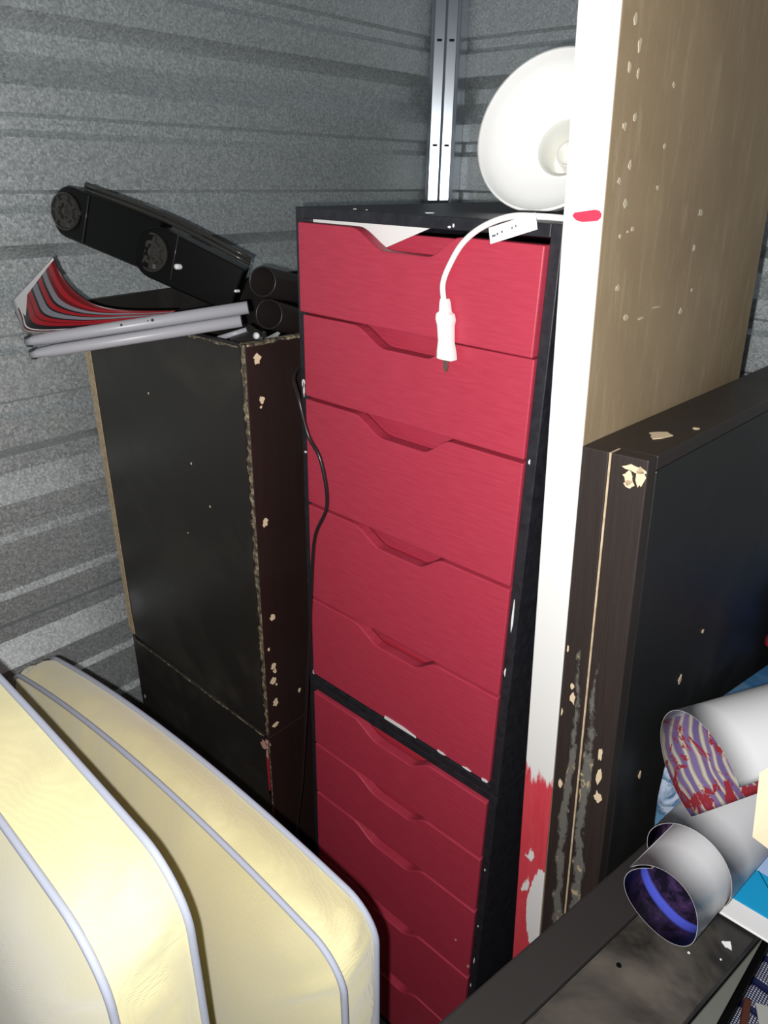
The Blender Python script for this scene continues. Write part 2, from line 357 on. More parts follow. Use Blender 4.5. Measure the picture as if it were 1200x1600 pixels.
# raw edge strip down the left side, with a jog near its foot
poly = [(-0.4890, 1.236), (-0.4700, 1.236), (-0.4690, 0.64), (-0.4660, 0.588), (-0.4770, 0.586), (-0.4860, 0.598), (-0.4855, 0.655), (-0.4835, 0.665), (-0.4855, 0.9)]
link('raw_edge_strip', prism(bmesh.new(), [(x, -0.0515, z) for x, z in poly], (0, 0.0018, 0)), rawwood, cab)
# worn corner bead: jagged strip along the front right corner and along both top edges
def jag_strip(p0, p1, side, n, wmin, wmax, d, seed):
    rnd = random.Random(seed); p0 = V(p0); p1 = V(p1); side = V(side); bm = bmesh.new()
    A = [p0.lerp(p1, i/n) for i in range(n+1)]; B = [a + side*rnd.uniform(wmin, wmax) for a in A]
    vs = [[bm.verts.new(a), bm.verts.new(b), bm.verts.new(b+V(d)), bm.verts.new(a+V(d))] for a, b in zip(A, B)]
    for q, r in zip(vs, vs[1:]):
        for k in range(4): bm.faces.new((q[k], q[(k+1) % 4], r[(k+1) % 4], r[k]))
    bm.faces.new(vs[0][::-1]); bm.faces.new(vs[-1]); return bm
link('worn_edge', jag_strip((-0.0480, -0.0512, 0.585), (-0.0480, -0.0512, 1.235), (-1, 0, 0), 110, 0.004, 0.011, (0, -0.0006, 0), 3), worn, cab)
link('worn_edge', jag_strip((-0.062, -0.0512, 1.231), (-0.44, -0.0512, 1.231), (0, 0, -1), 60, 0.001, 0.005, (0, -0.0006, 0), 4), worn, cab)
link('worn_edge', jag_strip((-0.0478, -0.048, 1.235), (-0.0478, 0.40, 1.235), (0, 0, -1), 50, 0.001, 0.004, (0.0006, 0, 0), 5), worn, cab)
link('worn_edge', jag_strip((-0.049, -0.05, 1.2352), (-0.049, 0.40, 1.2352), (-1, 0, 0), 50, 0.004, 0.011, (0, 0, 0.0005), 6), worn, cab)
chips_yz('chip', [(-0.032, 1.214, 0.006, 0.006), (-0.028, 1.158, 0.004, 0.005), (-0.030, 1.148, 0.002, 0.002), (-0.034, 0.975, 0.005, 0.006), (-0.030, 0.81, 0.005, 0.006), (-0.034, 0.718, 0.006, 0.005), (-0.032, 0.708, 0.003, 0.004), (-0.036, 0.690, 0.006, 0.007), (-0.030, 0.680, 0.002, 0.002),
    (-0.034, 0.645, 0.006, 0.006), (0.018, 0.640, 0.003, 0.004), (-0.042, 0.755, 0.002, 0.003), (-0.037, 0.60, 0.006, 0.004)], -0.048, splinter, cab, seed=9)
chips_xz('chip', [(-0.30, 1.12, 0.002, 0.0015), (-0.20, 1.03, 0.0015, 0.002), (-0.16, 0.97, 0.0015, 0.002), (-0.23, 0.90, 0.001, 0.0015)], -0.0502, splinter, cab, seed=10)
# the lower one
cab2 = cabinet(0.0, 0.580, 'closed black cabinet with a dusty top seam, lower one of the left stack', False, -0.480, None)
link('worn_edge', jag_strip((-0.0485, -0.0512, 0.25), (-0.0485, -0.0512, 0.575), (-1, 0, 0), 50, 0.001, 0.003, (0, -0.0006, 0), 12), worn, cab2)
link('dusty_seam', jag_strip((-0.064, -0.0512, 0.576), (-0.466, -0.0512, 0.576), (0, 0, -1), 70, 0.0012, 0.004, (0, -0.0006, 0), 13), worn, cab2)
chips_xz('chip', [(-0.062, 0.556, 0.010, 0.009), (-0.054, 0.566, 0.007, 0.006), (-0.056, 0.535, 0.003, 0.014)], -0.0512, splinter_pink, cab2, seed=14)
chips_xz('chip', [(-0.465, 0.43, 0.002, 0.004), (-0.056, 0.45, 0.003, 0.004)], -0.0504, splinter, cab2, seed=15)
link('red_smear', prism(bmesh.new(), [(-0.059, -0.0514, 0.535), (-0.052, -0.0514, 0.53), (-0.053, -0.0514, 0.46), (-0.057, -0.0514, 0.455)], (0, -0.0008, 0)), red_in, cab2)

# ---------------- white board leaning on the chest ----------------
LEAN = -math.atan(0.0568)
wbd = thing('wide_panel', 'tall white-edged panel with brown hardboard face and red paint low down, leaning on red chest', 'panel', (0.4400, 0.0, 0.0), (0, LEAN, 0))
# local x: thickness; z: up.   (rotation about y by -angle moves the top to -x)
bx('white_edge', 0.0, 0.0375, -0.004, -0.001, 0.0, 2.05, wr, wbd, 0.0012)
bx('core', 0.0, 0.034, -0.0008, 0.46, 0.0, 2.05, white, wbd, 0)
bx('hardboard_face', 0.0342, 0.0372, -0.0008, 0.46, 0.0, 2.05, hard, wbd, 0.0005)
link('red_mark', prism(bmesh.new(), [(0.0095, -0.0043, 1.4095), (0.0115, -0.0043, 1.4118), (0.016, -0.0043, 1.4122), (0.023, -0.0043, 1.4130), (0.030, -0.0043, 1.4138), (0.0345, -0.0043, 1.4130), (0.0368, -0.0043, 1.4105), (0.0366, -0.0043, 1.4075), (0.034, -0.0043, 1.4050), (0.026, -0.0043, 1.4042), (0.019, -0.0043, 1.4040), (0.0135, -0.0043, 1.4055), (0.011, -0.0043, 1.4075)], (0, -0.0005, 0)), redmark, wbd)
rnd = random.Random(11)
ch = [(0.020, 1.548, .003, .006), (0.032, 1.532, .003, .008), (0.017, 1.515, .003, .006), (0.034, 1.512, .002, .006), (0.018, 1.472, .004, .005), (0.036, 1.480, .003, .005), (0.018, 1.430, .003, .004), (0.036, 1.443, .003, .006), (0.034, 1.412, .004, .005),
      (0.030, 1.385, .002, .003), (0.045, 1.388, .002, .002), (0.055, 1.390, .003, .003), (0.060, 1.310, .006, .005), (0.035, 1.34, .004, .005), (0.11, 1.51, .003, .004), (0.105, 1.46, .003, .003), (0.10, 1.425, .003, .003), (0.22, 1.40, .006, .006), (0.215, 1.365, .004, .005), (0.225, 1.32, .002, .003), (0.20, 1.30, .004, .005), (0.095, 1.305, .008, .002), (0.13, 1.312, .010, .0015)]
chips_yz('chip', [(a+0.004, b+0.006, c*0.9, d*0.6) for a, b, c, d in ch], 0.0372, paleflake, wbd, seed=21)

# ---------------- black slab leaning beside it ----------------
slab = thing('hollow_tabletop', 'thick black tabletop on edge with a stained narrow end, leaning against the brown panel', 'tabletop', (0.4840, 0.0, 0.0), (0, -math.atan(0.064), math.radians(-3.2)))
bx('edge_board', 0.0, 0.0300, -0.006, 0.012, 0.0, 1.2045, stain, slab, 0.0015)
bx('hardboard_seam', 0.0302, 0.0322, -0.0052, 0.012, 0.0, 1.2040, rawwood, slab, 0)
o = bx('edge_board', 0.0324, 0.0700, -0.006, 0.012, 0.0, 1.2045, stain, slab, 0.0015)
bx('top_board', 0.0, 0.0700, 0.0122, 0.95, 1.190, 1.2045, bw_top, slab, 0.0015)
bx('broad_panel', 0.0, 0.0705, 0.0122, 0.95, 0.0, 1.1898, bw_slab, slab, 0.002)
chips_xz('chip', [(0.058, 1.194, 0.010, 0.0035), (0.052, 1.184, 0.005, 0.006), (0.064, 1.188, 0.004, 0.010), (0.053, 1.178, 0.005, 0.004)], -0.0062, splinter, slab, seed=31, th=0.0008)
chips_xz('chip', [(0.056, 0.83, 0.003, 0.010), (0.055, 0.86, 0.003, 0.008), (0.058, 0.80, 0.004, 0.008), (0.016, 0.915, 0.003, 0.007), (0.014, 0.93, 0.002, 0.004), (0.010, 0.79, 0.003, 0.006), (0.005, 0.975, 0.001, 0.004), (0.004, 0.89, 0.001, 0.005)], -0.0062, splinter, slab, seed=32)
chips_xy('chip', [(0.042, 0.075, 0.010, 0.013), (0.058, 0.12, 0.003, 0.004)], 1.2046, splinter, slab, seed=33)
chips_yz('chip', [(0.150, 0.885, 0.004, 0.006), (0.20, 0.93, 0.003, 0.003), (0.07, 0.79, 0.003, 0.005)], 0.0706, splinter, slab, seed=34)

# ---------------- reflector lamp ----------------
lamp = thing('reflector_lamp', 'white dome clamp lamp lying open on top of the black-framed red chest', 'lamp', (0, 0, 0))
LC = V((0.246, 0.150, 1.4830)); axn = V((0.13, -0.93, 0.29)).normalized()      # mouth centre and where it faces
Rr = 0.0820
prof = [(Rr+0.0025, 0.0), (Rr+0.0025, -0.003), (Rr, -0.003)]
for k in range(1, 13):
    t = k/12; prof.append((Rr*math.cos(t*1.20)*1.0, -0.003-0.052*math.sin(t*1.3)/math.sin(1.3)))
outer = [(r+0.0012, h-0.0012) for r, h in prof[2:]]
rimtop = [(Rr+0.0025, 0.0), (Rr, 0.0005)]
bm = lathe(bmesh.new(), rimtop[::-1] + prof[1:2] + outer, LC, axn, 64)
shade = link('lamp_shade', bm, lampw, lamp, True)
inner = [(Rr+0.001, 0.0)] + [(r-0.0012, h+0.0005) for r, h in prof[3:]]
link('reflector', lathe(bmesh.new(), inner, LC, axn, 64), lampw, lamp, True)
# socket at the back of the dish, seen through the mouth
back = LC - axn*0.055
link('socket', lathe(bmesh.new(), [(0.031, 0.004), (0.027, 0.0), (0.025, -0.034), (0.023, -0.038), (0.015, -0.038), (0.0145, -0.014), (0.012, -0.013), (0.012, -0.030), (0.0, -0.030)], back, axn, 48), socketm, lamp, True)
link('neck', lathe(bmesh.new(), [(0.0, -0.070), (0.019, -0.068), (0.030, -0.036), (0.032, -0.004), (0.036, 0.002)], back, axn, 32), lampw, lamp, True)
cord = tb('cord', [(0.352, 0.020, 1.4035), (0.334, 0.0, 1.405), (0.310, -0.012, 1.404), (0.284, -0.017, 1.394), (0.262, -0.017, 1.378), (0.247, -0.0165, 1.356), (0.2400, -0.0165, 1.338), (0.2420, -0.0165, 1.322), (0.2435, -0.0165, 1.318)], 0.0030, cordw, lamp, 12)
plug = thing('plug', '', ''); 
for k_ in ('label', 'category'): del plug[k_]
plug.parent = lamp
bpy.data.objects.remove(plug)
bm = bmesh.new()
# plug body: strain relief, shoulder, tapering grip
secs = [(1.3235 - (1.303-z)*1.30, a_*1.28, b_*1.15) for z, a_, b_ in ((1.303, 0.0034, 0.0034), (1.2995, 0.0042, 0.0040), (1.293, 0.0048, 0.0044), (1.2915, 0.0074, 0.0056), (1.287, 0.0082, 0.0060), (1.282, 0.0070, 0.0054), (1.270, 0.0066, 0.0052), (1.262, 0.0080, 0.0058), (1.2565, 0.0084, 0.0060), (1.2558, 0.0080, 0.0056))]
rings = []
for z, a, b in secs:
    cx = 0.2435 + (1.3235-z)*0.11; n = 20
    rings.append([bm.verts.new((cx + a*math.copysign(abs(math.cos(2*math.pi*k/n))**0.5, math.cos(2*math.pi*k/n)), -0.0165 + b*math.copysign(abs(math.sin(2*math.pi*k/n))**0.5, math.sin(2*math.pi*k/n)), z)) for k in range(n)])
for A, B in zip(rings, rings[1:]):
    for k in range(n): bm.faces.new((A[k], A[(k+1) % n], B[(k+1) % n], B[k]))
bm.faces.new(rings[0]); bm.faces.new(rings[-1][::-1]); pl = link('plug', bm, cordw, lamp, False); bevel(pl, 0.0006)
for ox, oy in ((0.0, -0.0205), (-0.0050, -0.0125)):
    bm = bmesh.new(); prism(bm, [(x + ox, oy, z) for x, z in ((0.2480, 1.2625), (0.2530, 1.2625), (0.2540, 1.2535), (0.2530, 1.2495), (0.2510, 1.2495), (0.2492, 1.2535))], (0, 0.0015, 0)); link('plug_blade', bm, brass, pl)
bm = bmesh.new(); A_ = V((0.336, -0.0105, 1.4085)); B_ = V((0.2935, -0.0205, 1.3935)); dn = V((0.006, -0.004, -0.0135))
prism(bm, [A_, B_, B_+dn, A_+dn], V((0, -0.0005, 0.0002))); tg = link('cord_tag', bm, tagm, lamp)
for i, (u, s) in enumerate(((0.90, 0.0018), (0.82, 0.0008), (0.72, 0.0008), (0.50, 0.0006), (0.42, 0.0006))):
    p_ = A_.lerp(B_, u) + dn*(0.55-0.2*i/5) + V((0, -0.0009, 0)); ex = (B_-A_).normalized()
    prism_b = bmesh.new(); prism(prism_b, [p_-ex*s-dn*0.05, p_+ex*s-dn*0.05, p_+ex*s+dn*0.08, p_-ex*s+dn*0.08], (0, -0.0003, 0)); link('tag_print', prism_b, tagink, tg)

# ---------------- things in and on the open cabinet ----------------
def slabbar(name, p0, p1, nrm, half, thick, parent, mat, endround=True, n=14, taper=1.0, half1=None):
    """flat bar from p0 to p1, broad face looking along nrm, one rounded end at p0"""
    p0 = V(p0); p1 = V(p1); ax = (p1-p0).normalized(); nn = V(nrm); nn = (nn - ax*nn.dot(ax)).normalized(); sd = nn.cross(ax).normalized()
    h1 = half1 or half; pts = []
    for k in range(n+1):
        a = math.pi/2 + math.pi*k/n; pts.append(p0 + ax*half*0.85*math.cos(a) + sd*half*math.sin(a))
    pts += [p1 - sd*h1, p1 + sd*h1]
    bm = bmesh.new(); prism(bm, [p + nn*thick/2 for p in pts], -nn*thick); o = link(name, bm, mat, parent); bevel(o, 0.003, 2); return o, ax, nn, sd
bar = thing('ribbed_bar', 'black plastic bar with two round ribbed ends, propped up over the poles', 'bar')
nrm = (0.62, -0.78, 0.02)
P0, P1 = V((-0.440, -0.055, 1.374)), V((-0.290, -0.004, 1.331))
o1, ax, nn, sd = slabbar('upper_arm', P0, P1, nrm, 0.037, 0.030, bar, plastic)
o2, *_ = slabbar('lower_arm', P1 + V((0.004, -0.008, -0.004)), V((-0.200, 0.062, 1.276)), nrm, 0.037, 0.040, bar, plastic, half1=0.034)
def grille(c, nn, r):
    bm = bmesh.new(); lathe(bm, [(r, 0.0), (r, 0.003), (r*0.9, 0.004), (r*0.86, 0.001), (r*0.62, 0.0012), (r*0.6, 0.004), (r*0.42, 0.0045), (r*0.38, 0.001), (r*0.2, 0.003), (0.0, 0.004)], c, nn, 28); g = link('end_cap', bm, plastic_grey, bar)
    a = nn.orthogonal().normalized(); b = nn.cross(a)
    for k in range(7):
        d = a*math.cos(2*math.pi*k/7) + b*math.sin(2*math.pi*k/7); t_ = nn.cross(d)
        m_ = bmesh.new(); prism(m_, [c+d*r*0.3-t_*0.0018, c+d*r*0.86-t_*0.0018, c+d*r*0.86+t_*0.0018, c+d*r*0.3+t_*0.0018], nn*0.0045); link('rib', m_, plastic_grey, g)
grille(P0 + nn*0.0151 - ax*0.004, nn, 0.027); grille(P1 + V((0.004, -0.008, -0.004)) + nn*0.0201 + ax*0.002, nn, 0.027)
# flat rails along the upper edge
a_ = P0 + sd*(-0.0) 
upd = sd if sd.z > 0 else -sd
for off, th in ((0.0395, 0.0035), (0.0465, 0.003)):
    tube_p = [P0 + ax*0.012 + upd*off*0.96, P1 + upd*off, V((-0.195, 0.066, 1.276)) + upd*off]
    tb('rail', tube_p, th, plastic_grey, bar, 8, 4)
prs = bmesh.new(); q0 = P0 + upd*0.036 + ax*0.008; q1 = P1 + upd*0.036 - ax*0.02
prism(prs, [q0+nn*0.013, q1+nn*0.013, q1-nn*0.02+upd*0.006, q0-nn*0.02+upd*0.010], -upd*0.006); link('top_fin', prs, plastic_grey, bar)
for c, r in ((P1 + ax*0.043 - upd*0.012, 0.0040), (P1 + ax*0.145 - upd*0.012, 0.002)):
    link('rivet', lathe(bmesh.new(), [(0.0, 0.0235), (r*0.7, 0.0230), (r, 0.0215), (r, 0.0125)], c, nn, 16), capw, bar, True)
for c in (P0 + ax*0.035, P1 + ax*0.034):
    d_ = nn*0.0162 if c == P0 + ax*0.035 else nn*0.017
    tb('band', [c + d_ + upd*0.034, c + d_ - upd*0.034], 0.0012, plastic_grey, bar, 6, 1)

def open_tube(name, a, b, r, label):
    a = V(a); b = V(b); L = (b-a).length
    t = link(name, lathe(bmesh.new(), [(r, L), (r, 0.0), (r-0.0022, 0.0), (r-0.0022, L)], a, b-a, 40), tubem, None, False)
    for p in t.data.polygons: p.use_smooth = True
    bevel(t, 0.0006, 1)
    return tag(t, label, 'tube', None)
open_tube('round_tube', (-0.106, 0.030, 1.3005), (-0.27, 0.40, 1.215), 0.0205, 'dark open-ended tube above its twin, just left of the red chest')
open_tube('round_tube', (-0.098, 0.032, 1.2575), (-0.26, 0.36, 1.160), 0.0205, 'dark open-ended tube below its twin, its mouth touching the grey pole')
def pole(a, b, r, label):
    a = V(a); b = V(b); ax = (b-a).normalized()
    t = thing('metal_pole', label, 'pole', (0, 0, 0))
    bm = bmesh.new(); path = [a, a+ax*0.03, b]; fr = frames([a, a+ax*0.012, a+ax*0.035, b]); rings = []
    for i, (p, n1_, n2_) in enumerate(fr):
        fl_ = (0.62, 0.8, 1.0, 1.0)[i]
        rings.append([bm.verts.new(p + n1_*r*fl_*math.cos(2*math.pi*k/20) + n2_*r*(1.35 if i == 0 else 1.15 if i == 1 else 1)*math.sin(2*math.pi*k/20)) for k in range(20)])
    for A, B in zip(rings, rings[1:]):
        for k in range(20): bm.faces.new((A[k], A[(k+1) % 20], B[(k+1) % 20], B[k]))
    bm.faces.new(rings[-1][::-1])
    inn = [bm.verts.new(a + ax*0.010 + (v_.co-a)*0.8) for v_ in rings[0]]
    for k in range(20): bm.faces.new((rings[0][k], inn[k], inn[(k+1) % 20], rings[0][(k+1) % 20]))
    bm.faces.new(inn)
    o = link('shaft', bm, polem, t, True)
    c_ = link('flattened_end', lathe(bmesh.new(), [(0.0, -0.001), (r*0.9, -0.001), (r*0.98, 0.004), (r*0.6, 0.005)], a, ax, 20), poled, t)
    return t, ax
pt, ax1 = pole((-0.345, -0.200, 1.2150), (-0.120, 0.014, 1.2660), 0.0086, 'upper grey metal pole lying across the open cabinet, passing under the printed sheet')
pole((-0.322, -0.2065, 1.2020), (-0.108, -0.008, 1.2520), 0.0080, 'lower grey metal pole lying across the open cabinet, scraping its front rim')
for u, s in ((0.44, 0.0018), (0.58, 0.0022), (0.56, 0.001)):
    p_ = V((-0.345, -0.200, 1.2150)).lerp(V((-0.120, 0.014, 1.2660)), u) + V((0.0045, -0.0060, 0.0035))
    link('rust_spot', lathe(bmesh.new(), [(0.0, 0.0010), (s, 0.0008), (s, -0.001)], p_, V((0.5, -0.65, 0.4)), 8), poled, pt)
# curved printed sheet (striped decal on a curled plastic panel)
prn = nmat('red_black_stripe_print', (0.5, 0.02, 0.03), 0.35)
uvn = node(prn, 'ShaderNodeUVMap'); sx = sep(prn, uvn.outputs[0])
wob = mathn(prn, 'ADD', sx[1], mathn(prn, 'MULTIPLY', mathn(prn, 'SINE', mathn(prn, 'MULTIPLY', sx[0], 3.0)), 0.06))
K = (0.015, 0.010, 0.012); RD = (0.34, 0.012, 0.020); DR = (0.13, 0.006, 0.010); WH = (0.72, 0.72, 0.72); GR = (0.20, 0.20, 0.23)
rp = node(prn, 'ShaderNodeValToRGB'); rp.color_ramp.interpolation = 'CONSTANT'; lk(prn, wob, rp.inputs[0]); e = rp.color_ramp.elements
st = [(0.0, DR), (0.045, WH), (0.10, DR), (0.135, WH), (0.16, K), (0.27, RD), (0.36, DR), (0.39, RD), (0.46, K), (0.50, GR), (0.60, K), (0.63, RD), (0.70, K), (0.74, GR), (0.82, DR), (0.88, RD), (0.95, DR)]
while len(e) < len(st): e.new(0.5)
for i, (p_, c_) in enumerate(st): e[i].position = p_; e[i].color = (*c_, 1)
wcol = mixc(prn, mathn(prn, 'GREATER_THAN', mathn(prn, 'ADD', sx[0], mathn(prn, 'MULTIPLY', sx[1], 0.08)), 0.115), WH, rp.outputs[0])
lowtri = mathn(prn, 'MULTIPLY', mathn(prn, 'GREATER_THAN', sx[1], mathn(prn, 'MULTIPLY_ADD', sx[0], 0.45, 0.05)), mathn(prn, 'LESS_THAN', mathn(prn, 'ADD', sx[0], mathn(prn, 'MULTIPLY', sx[1], 0.8)), 0.36))
lk(prn, mixc(prn, lowtri, wcol, WH), bsdf(prn).inputs['Base Color'])
bm = bmesh.new(); nu, nv = 24, 10; grid = []
lo = spline([(-0.420, -0.182, 1.258), (-0.402, -0.184, 1.236), (-0.376, -0.186, 1.2225), (-0.315, -0.150, 1.2290), (-0.255, -0.100, 1.2410), (-0.215, -0.060, 1.2500)], 8)
hi = spline([(-0.292, -0.168, 1.330), (-0.284, -0.165, 1.310), (-0.282, -0.150, 1.286), (-0.275, -0.125, 1.266), (-0.250, -0.090, 1.2585), (-0.205, -0.045, 1.2590)], 8)
uvl = bm.loops.layers.uv.new('UVMap'); N = len(lo)
for off in (0, 1):
    grid.append([[bm.verts.new(lo[i].lerp(hi[i], j/nv) + V((0.0006, -0.0008, -0.0012))*off) for j in range(nv+1)] for i in range(N)])
for s_i, G in enumerate(grid):
    for i in range(N-1):
        for j in range(nv):
            f_ = bm.faces.new((G[i][j], G[i+1][j], G[i+1][j+1], G[i][j+1]))
            for l_, (a, b) in zip(f_.loops, ((i, j), (i+1, j), (i+1, j+1), (i, j+1))): l_[uvl].uv = (a/(N-1), b/nv)
for seq in ([(i, 0) for i in range(N)], [(i, nv) for i in range(N)], [(0, j) for j in range(nv+1)], [(N-1, j) for j in range(nv+1)]):
    for (a, b), (c, d) in zip(seq, seq[1:]): bm.faces.new((grid[0][a][b], grid[0][c][d], grid[1][c][d], grid[1][a][b])).material_index = 1
ps = link('printed_panel', bm, prn, None, True, [prn, plastic])
tag(ps, 'curled panel printed with red, black and white stripes resting on the grey poles', 'panel')
# small hardware in the cabinet
tag(tb('metal_pin', [(-0.190, 0.010, 1.213), (-0.160, 0.040, 1.226)], 0.004, polem, None, 12, 1), 'short shiny metal pin inside the open cabinet under the poles', 'pin')
hw = thing('black_bracket', 'black and grey folding bracket with white end cap, inside the open cabinet', 'bracket')
link('arm', prism(bmesh.new(), [(-0.175, 0.02, 1.215), (-0.165, 0.05, 1.232), (-0.105, 0.035, 1.225), (-0.10, 0.0, 1.205), (-0.14, -0.01, 1.195)], (0, 0.01, -0.012)), plastic_grey, hw)
tb('strut', [(-0.135, 0.052, 1.222), (-0.088, 0.000, 1.214)], 0.0045, capg, hw, 12, 1)
link('end_cap', lathe(bmesh.new(), [(0, 0), (0.0045, 0.0012), (0.0048, 0.006), (0.0, 0.006)], (-0.1, 0.008, 1.231), (-0.3, 0.75, -.2), 14), capw, hw, True)
link('gusset', prism(bmesh.new(), [(-0.086, 0.004, 1.226), (-0.074, 0.026, 1.238), (-0.072, 0.010, 1.228), (-0.082, -0.012, 1.216)], (0.003, 0.003, -0.002)), capg, hw)
bk = thing('dark_case', 'dark box-like case filling the back of the open cabinet, behind the tubes', 'case')
bx('body', -0.46, -0.28, 0.10, 0.40, 0.62, 1.14, plastic_grey, bk, 0.004)
bx('lid', -0.462, -0.278, 0.098, 0.402, 1.1402, 1.150, plastic, bk, 0.002)

# ---------------- black cable down the side of the chest ----------------
tag(tb('power_cable', [(-0.006, 0.14, 1.215), (-0.0045, 0.02, 1.207), (0.004, -0.014, 1.198), (0.027, -0.028, 1.176), (0.043, -0.028, 1.13), (0.066, -0.028, 1.100), (0.076, -0.028, 1.041), (0.051, -0.028, 0.984), (0.041, -0.028, 0.899), (0.028, -0.028, 0.745), (0.015, -0.028, 0.61), (0.002, -0.028, 0.489), (-0.010, -0.03, 0.40), (-0.015, -0.04, 0.25), (-0.02, -0.06, 0.005)], 0.0024, rubber, None, 10),
    'thin black cable bowed out over the left edge of the red drawers', 'cable')

# ---------------- cushions ----------------
def cushion(label, corner_back, size, th, fo, puff, yaw, crown=0.03, tilt=0.0, r=0.035):
    """corner_back: top right corner of the rear border. size: width (-x), height (-z). fo: offset of the front border from the rear one"""
    t = thing('box_cushion', label, 'cushion', corner_back, (0, 0, yaw)); W, H = size
    def border(off, grow, n=10):
        pts = []
        x0, x1, z0, z1 = -W, 0.0, -H, 0.0
        cs = [(x1-r, z1-r, 0), (x0+r, z1-r, 90), (x0+r, z0+r, 180), (x1-r, z0+r, 270)]
        for ci, (cx, cz, a0) in enumerate(cs):
            for k in range(n+1):
                a = math.radians(a0 + 90*k/n); pts.append(V((cx + r*math.cos(a), 0, cz + r*math.sin(a))))
            nx = cs[(ci+1) % 4]; a = math.radians(a0+90); s = V((cx + r*math.cos(a), 0, cz + r*math.sin(a))); a = math.radians(nx[2]); e_ = V((nx[0] + r*math.cos(a), 0, nx[1] + r*math.sin(a)))
            for k in range(1, 40): pts.append(s.lerp(e_, k/40))
        out = []
        for p in pts:
            q = V(p); cx_, cz_ = -W/2, -H/2
            # crown of the edges
            q.z += crown*grow*(1-((q.x-cx_)/(W/2))**2)*(1 if q.z > cz_ else -1) + tilt*q.x/W
            q.x += 0.006*grow*(1-((q.z-cz_)/(H/2))**2)*(1 if q.x > cx_ else -1)
            out.append(q + V(off))
        return out
    B = border((0, 0, 0), 1.0); F = border(fo, 1.15); n = len(B); cen = V((-W/2, 0, -H/2)); fcen = cen + V(fo)
    bm = bmesh.new(); nb = 8; rings = []
    for j in range(nb+1):
        s = j/nb; ring = []
        for i in range(n):
            p = B[i].lerp(F[i], s); rad = (p - cen.lerp(fcen, s)); rad.y = 0; rad.normalize()
            amp = math.sin(math.pi*s)
            wr_ = noise.noise(V((i*0.42 + s*1.2, s*1.2, H*9))) + 0.5*noise.noise(V((i*0.85, s*2.2, 3.1)))
            corner = 1.0 + 1.3*(abs(abs(p.x+W/2)/(W/2)) > 0.80 and abs(abs(p.z+H/2)/(H/2)) > 0.70)
            ring.append(bm.verts.new(p + rad*amp*(0.006 + 0.0042*wr_*corner)))
        rings.append(ring)
    for A, B_ in zip(rings, rings[1:]):
        for k in range(n): bm.faces.new((A[k], A[(k+1) % n], B_[(k+1) % n], B_[k]))
    link('boxing', bm, fab, t, True)
    for nm, P_, c_, sgn in (('front_face', F, fcen, -1), ('back_face', B, cen, 1)):
        bm = bmesh.new(); rr = []; K_ = 16
        for j in range(K_):
            s = 1 - j/K_; ring = []
            for i, p in enumerate(P_):
                q = c_.lerp(p, s); hgt = puff*(0.5*(1-s**2) + 0.5*(1-s**7))
                pk = 0.0030*noise.noise(V((i*0.40, 0.6*s, 1.7)))*max(0, 1-abs(s-0.92)/0.12)*2.2 + 0.0025*noise.noise(q*9)*(1-s**6)
                ring.append(bm.verts.new(q + V((0, sgn*(hgt + (pk if j else 0)), 0))))
            rr.append(ring)
        for A, B_ in zip(rr, rr[1:]):
            for k in range(n): bm.faces.new((A[k], A[(k+1) % n], B_[(k+1) % n], B_[k]))
        cv = bm.verts.new(c_ + V((0, sgn*puff, 0)))
        for k in range(n): bm.faces.new((rr[-1][k], rr[-1][(k+1) % n], cv))
        link(nm, bm, fab, t, True)
    for P_ in (F, B):
        rr = []; bm = bmesh.new(); rp_ = 0.0033
        c0 = fcen if P_ is F else cen
        for i in range(n):
            tt = (P_[(i+1) % n]-P_[i-1]).normalized(); rd = V((0, 1, 0)).cross(tt).normalized(); y_ = V((0, 1, 0))
            o_ = P_[i] + rd*(0.0015 if rd.dot(P_[i]-c0) > 0 else -0.0015)
            rr.append([bm.verts.new(o_ + (rd*math.cos(2*math.pi*k/8) + y_*math.sin(2*math.pi*k/8))*rp_) for k in range(8)])
        for i in range(n):
            A = rr[i]; B_ = rr[(i+1) % n]
            for k in range(8): bm.faces.new((A[k], A[(k+1) % 8], B_[(k+1) % 8], B_[k]))
        link('piping', bm, pipem, t, True)
    return t
cushion('yellow cushion with grey piping, the rear one, its corner before the red drawers', (0.416, -0.300, 0.830), (0.655, 0.80), 0.06, (0.014, -0.056, 0.008), 0.034, 0.0, 0.030, 0.045)
cushion('yellow cushion with grey piping nearest the viewer, washed out white, at the lower left', (0.366, -0.452, 0.975), (0.78, 0.945), 0.07, (-0.004, -0.064, -0.018), 0.032, 0.0, 0.022, 0.0, 0.050)

# ---------------- black unit at the lower right ----------------
yw = math.radians(-10.0)
lo_u = thing('low_cabinet', 'low black cabinet with dusty stained top at the lower right, under the paper rolls', 'cabinet', (0.553, -0.15, 0.0), (0, 0, yw))
bx('side_board', -0.050, -0.0015, -0.40, 0.42, 0.46, 0.722, matte, lo_u, 0.003)
bx('top_panel', 0.0, 0.090, -0.40, 0.42, 0.703, 0.7195, dusty, lo_u, 0.0015)
bx('body', 0.020, 0.045, -0.395, 0.415, 0.0, 0.7028, matte, lo_u, 0)
link('worn_edge', jag_strip((0.0, -0.40, 0.7197), (0.0, 0.42, 0.7197), (1, 0, 0), 80, 0.0004, 0.0022, (0, 0, 0.0004), 44), dusty, lo_u)
for x, y in ((0.02, 0.042), (0.079, 0.012)):
    link('screw_hole', lathe(bmesh.new(), [(0.0028, 0.0), (0.0024, 0.0009), (0.0014, 0.0010), (0.0010, 0.0002), (0.0, 0.0002)], (x, y, 0.7195), (0, 0, 1), 14), plastic, lo_u)
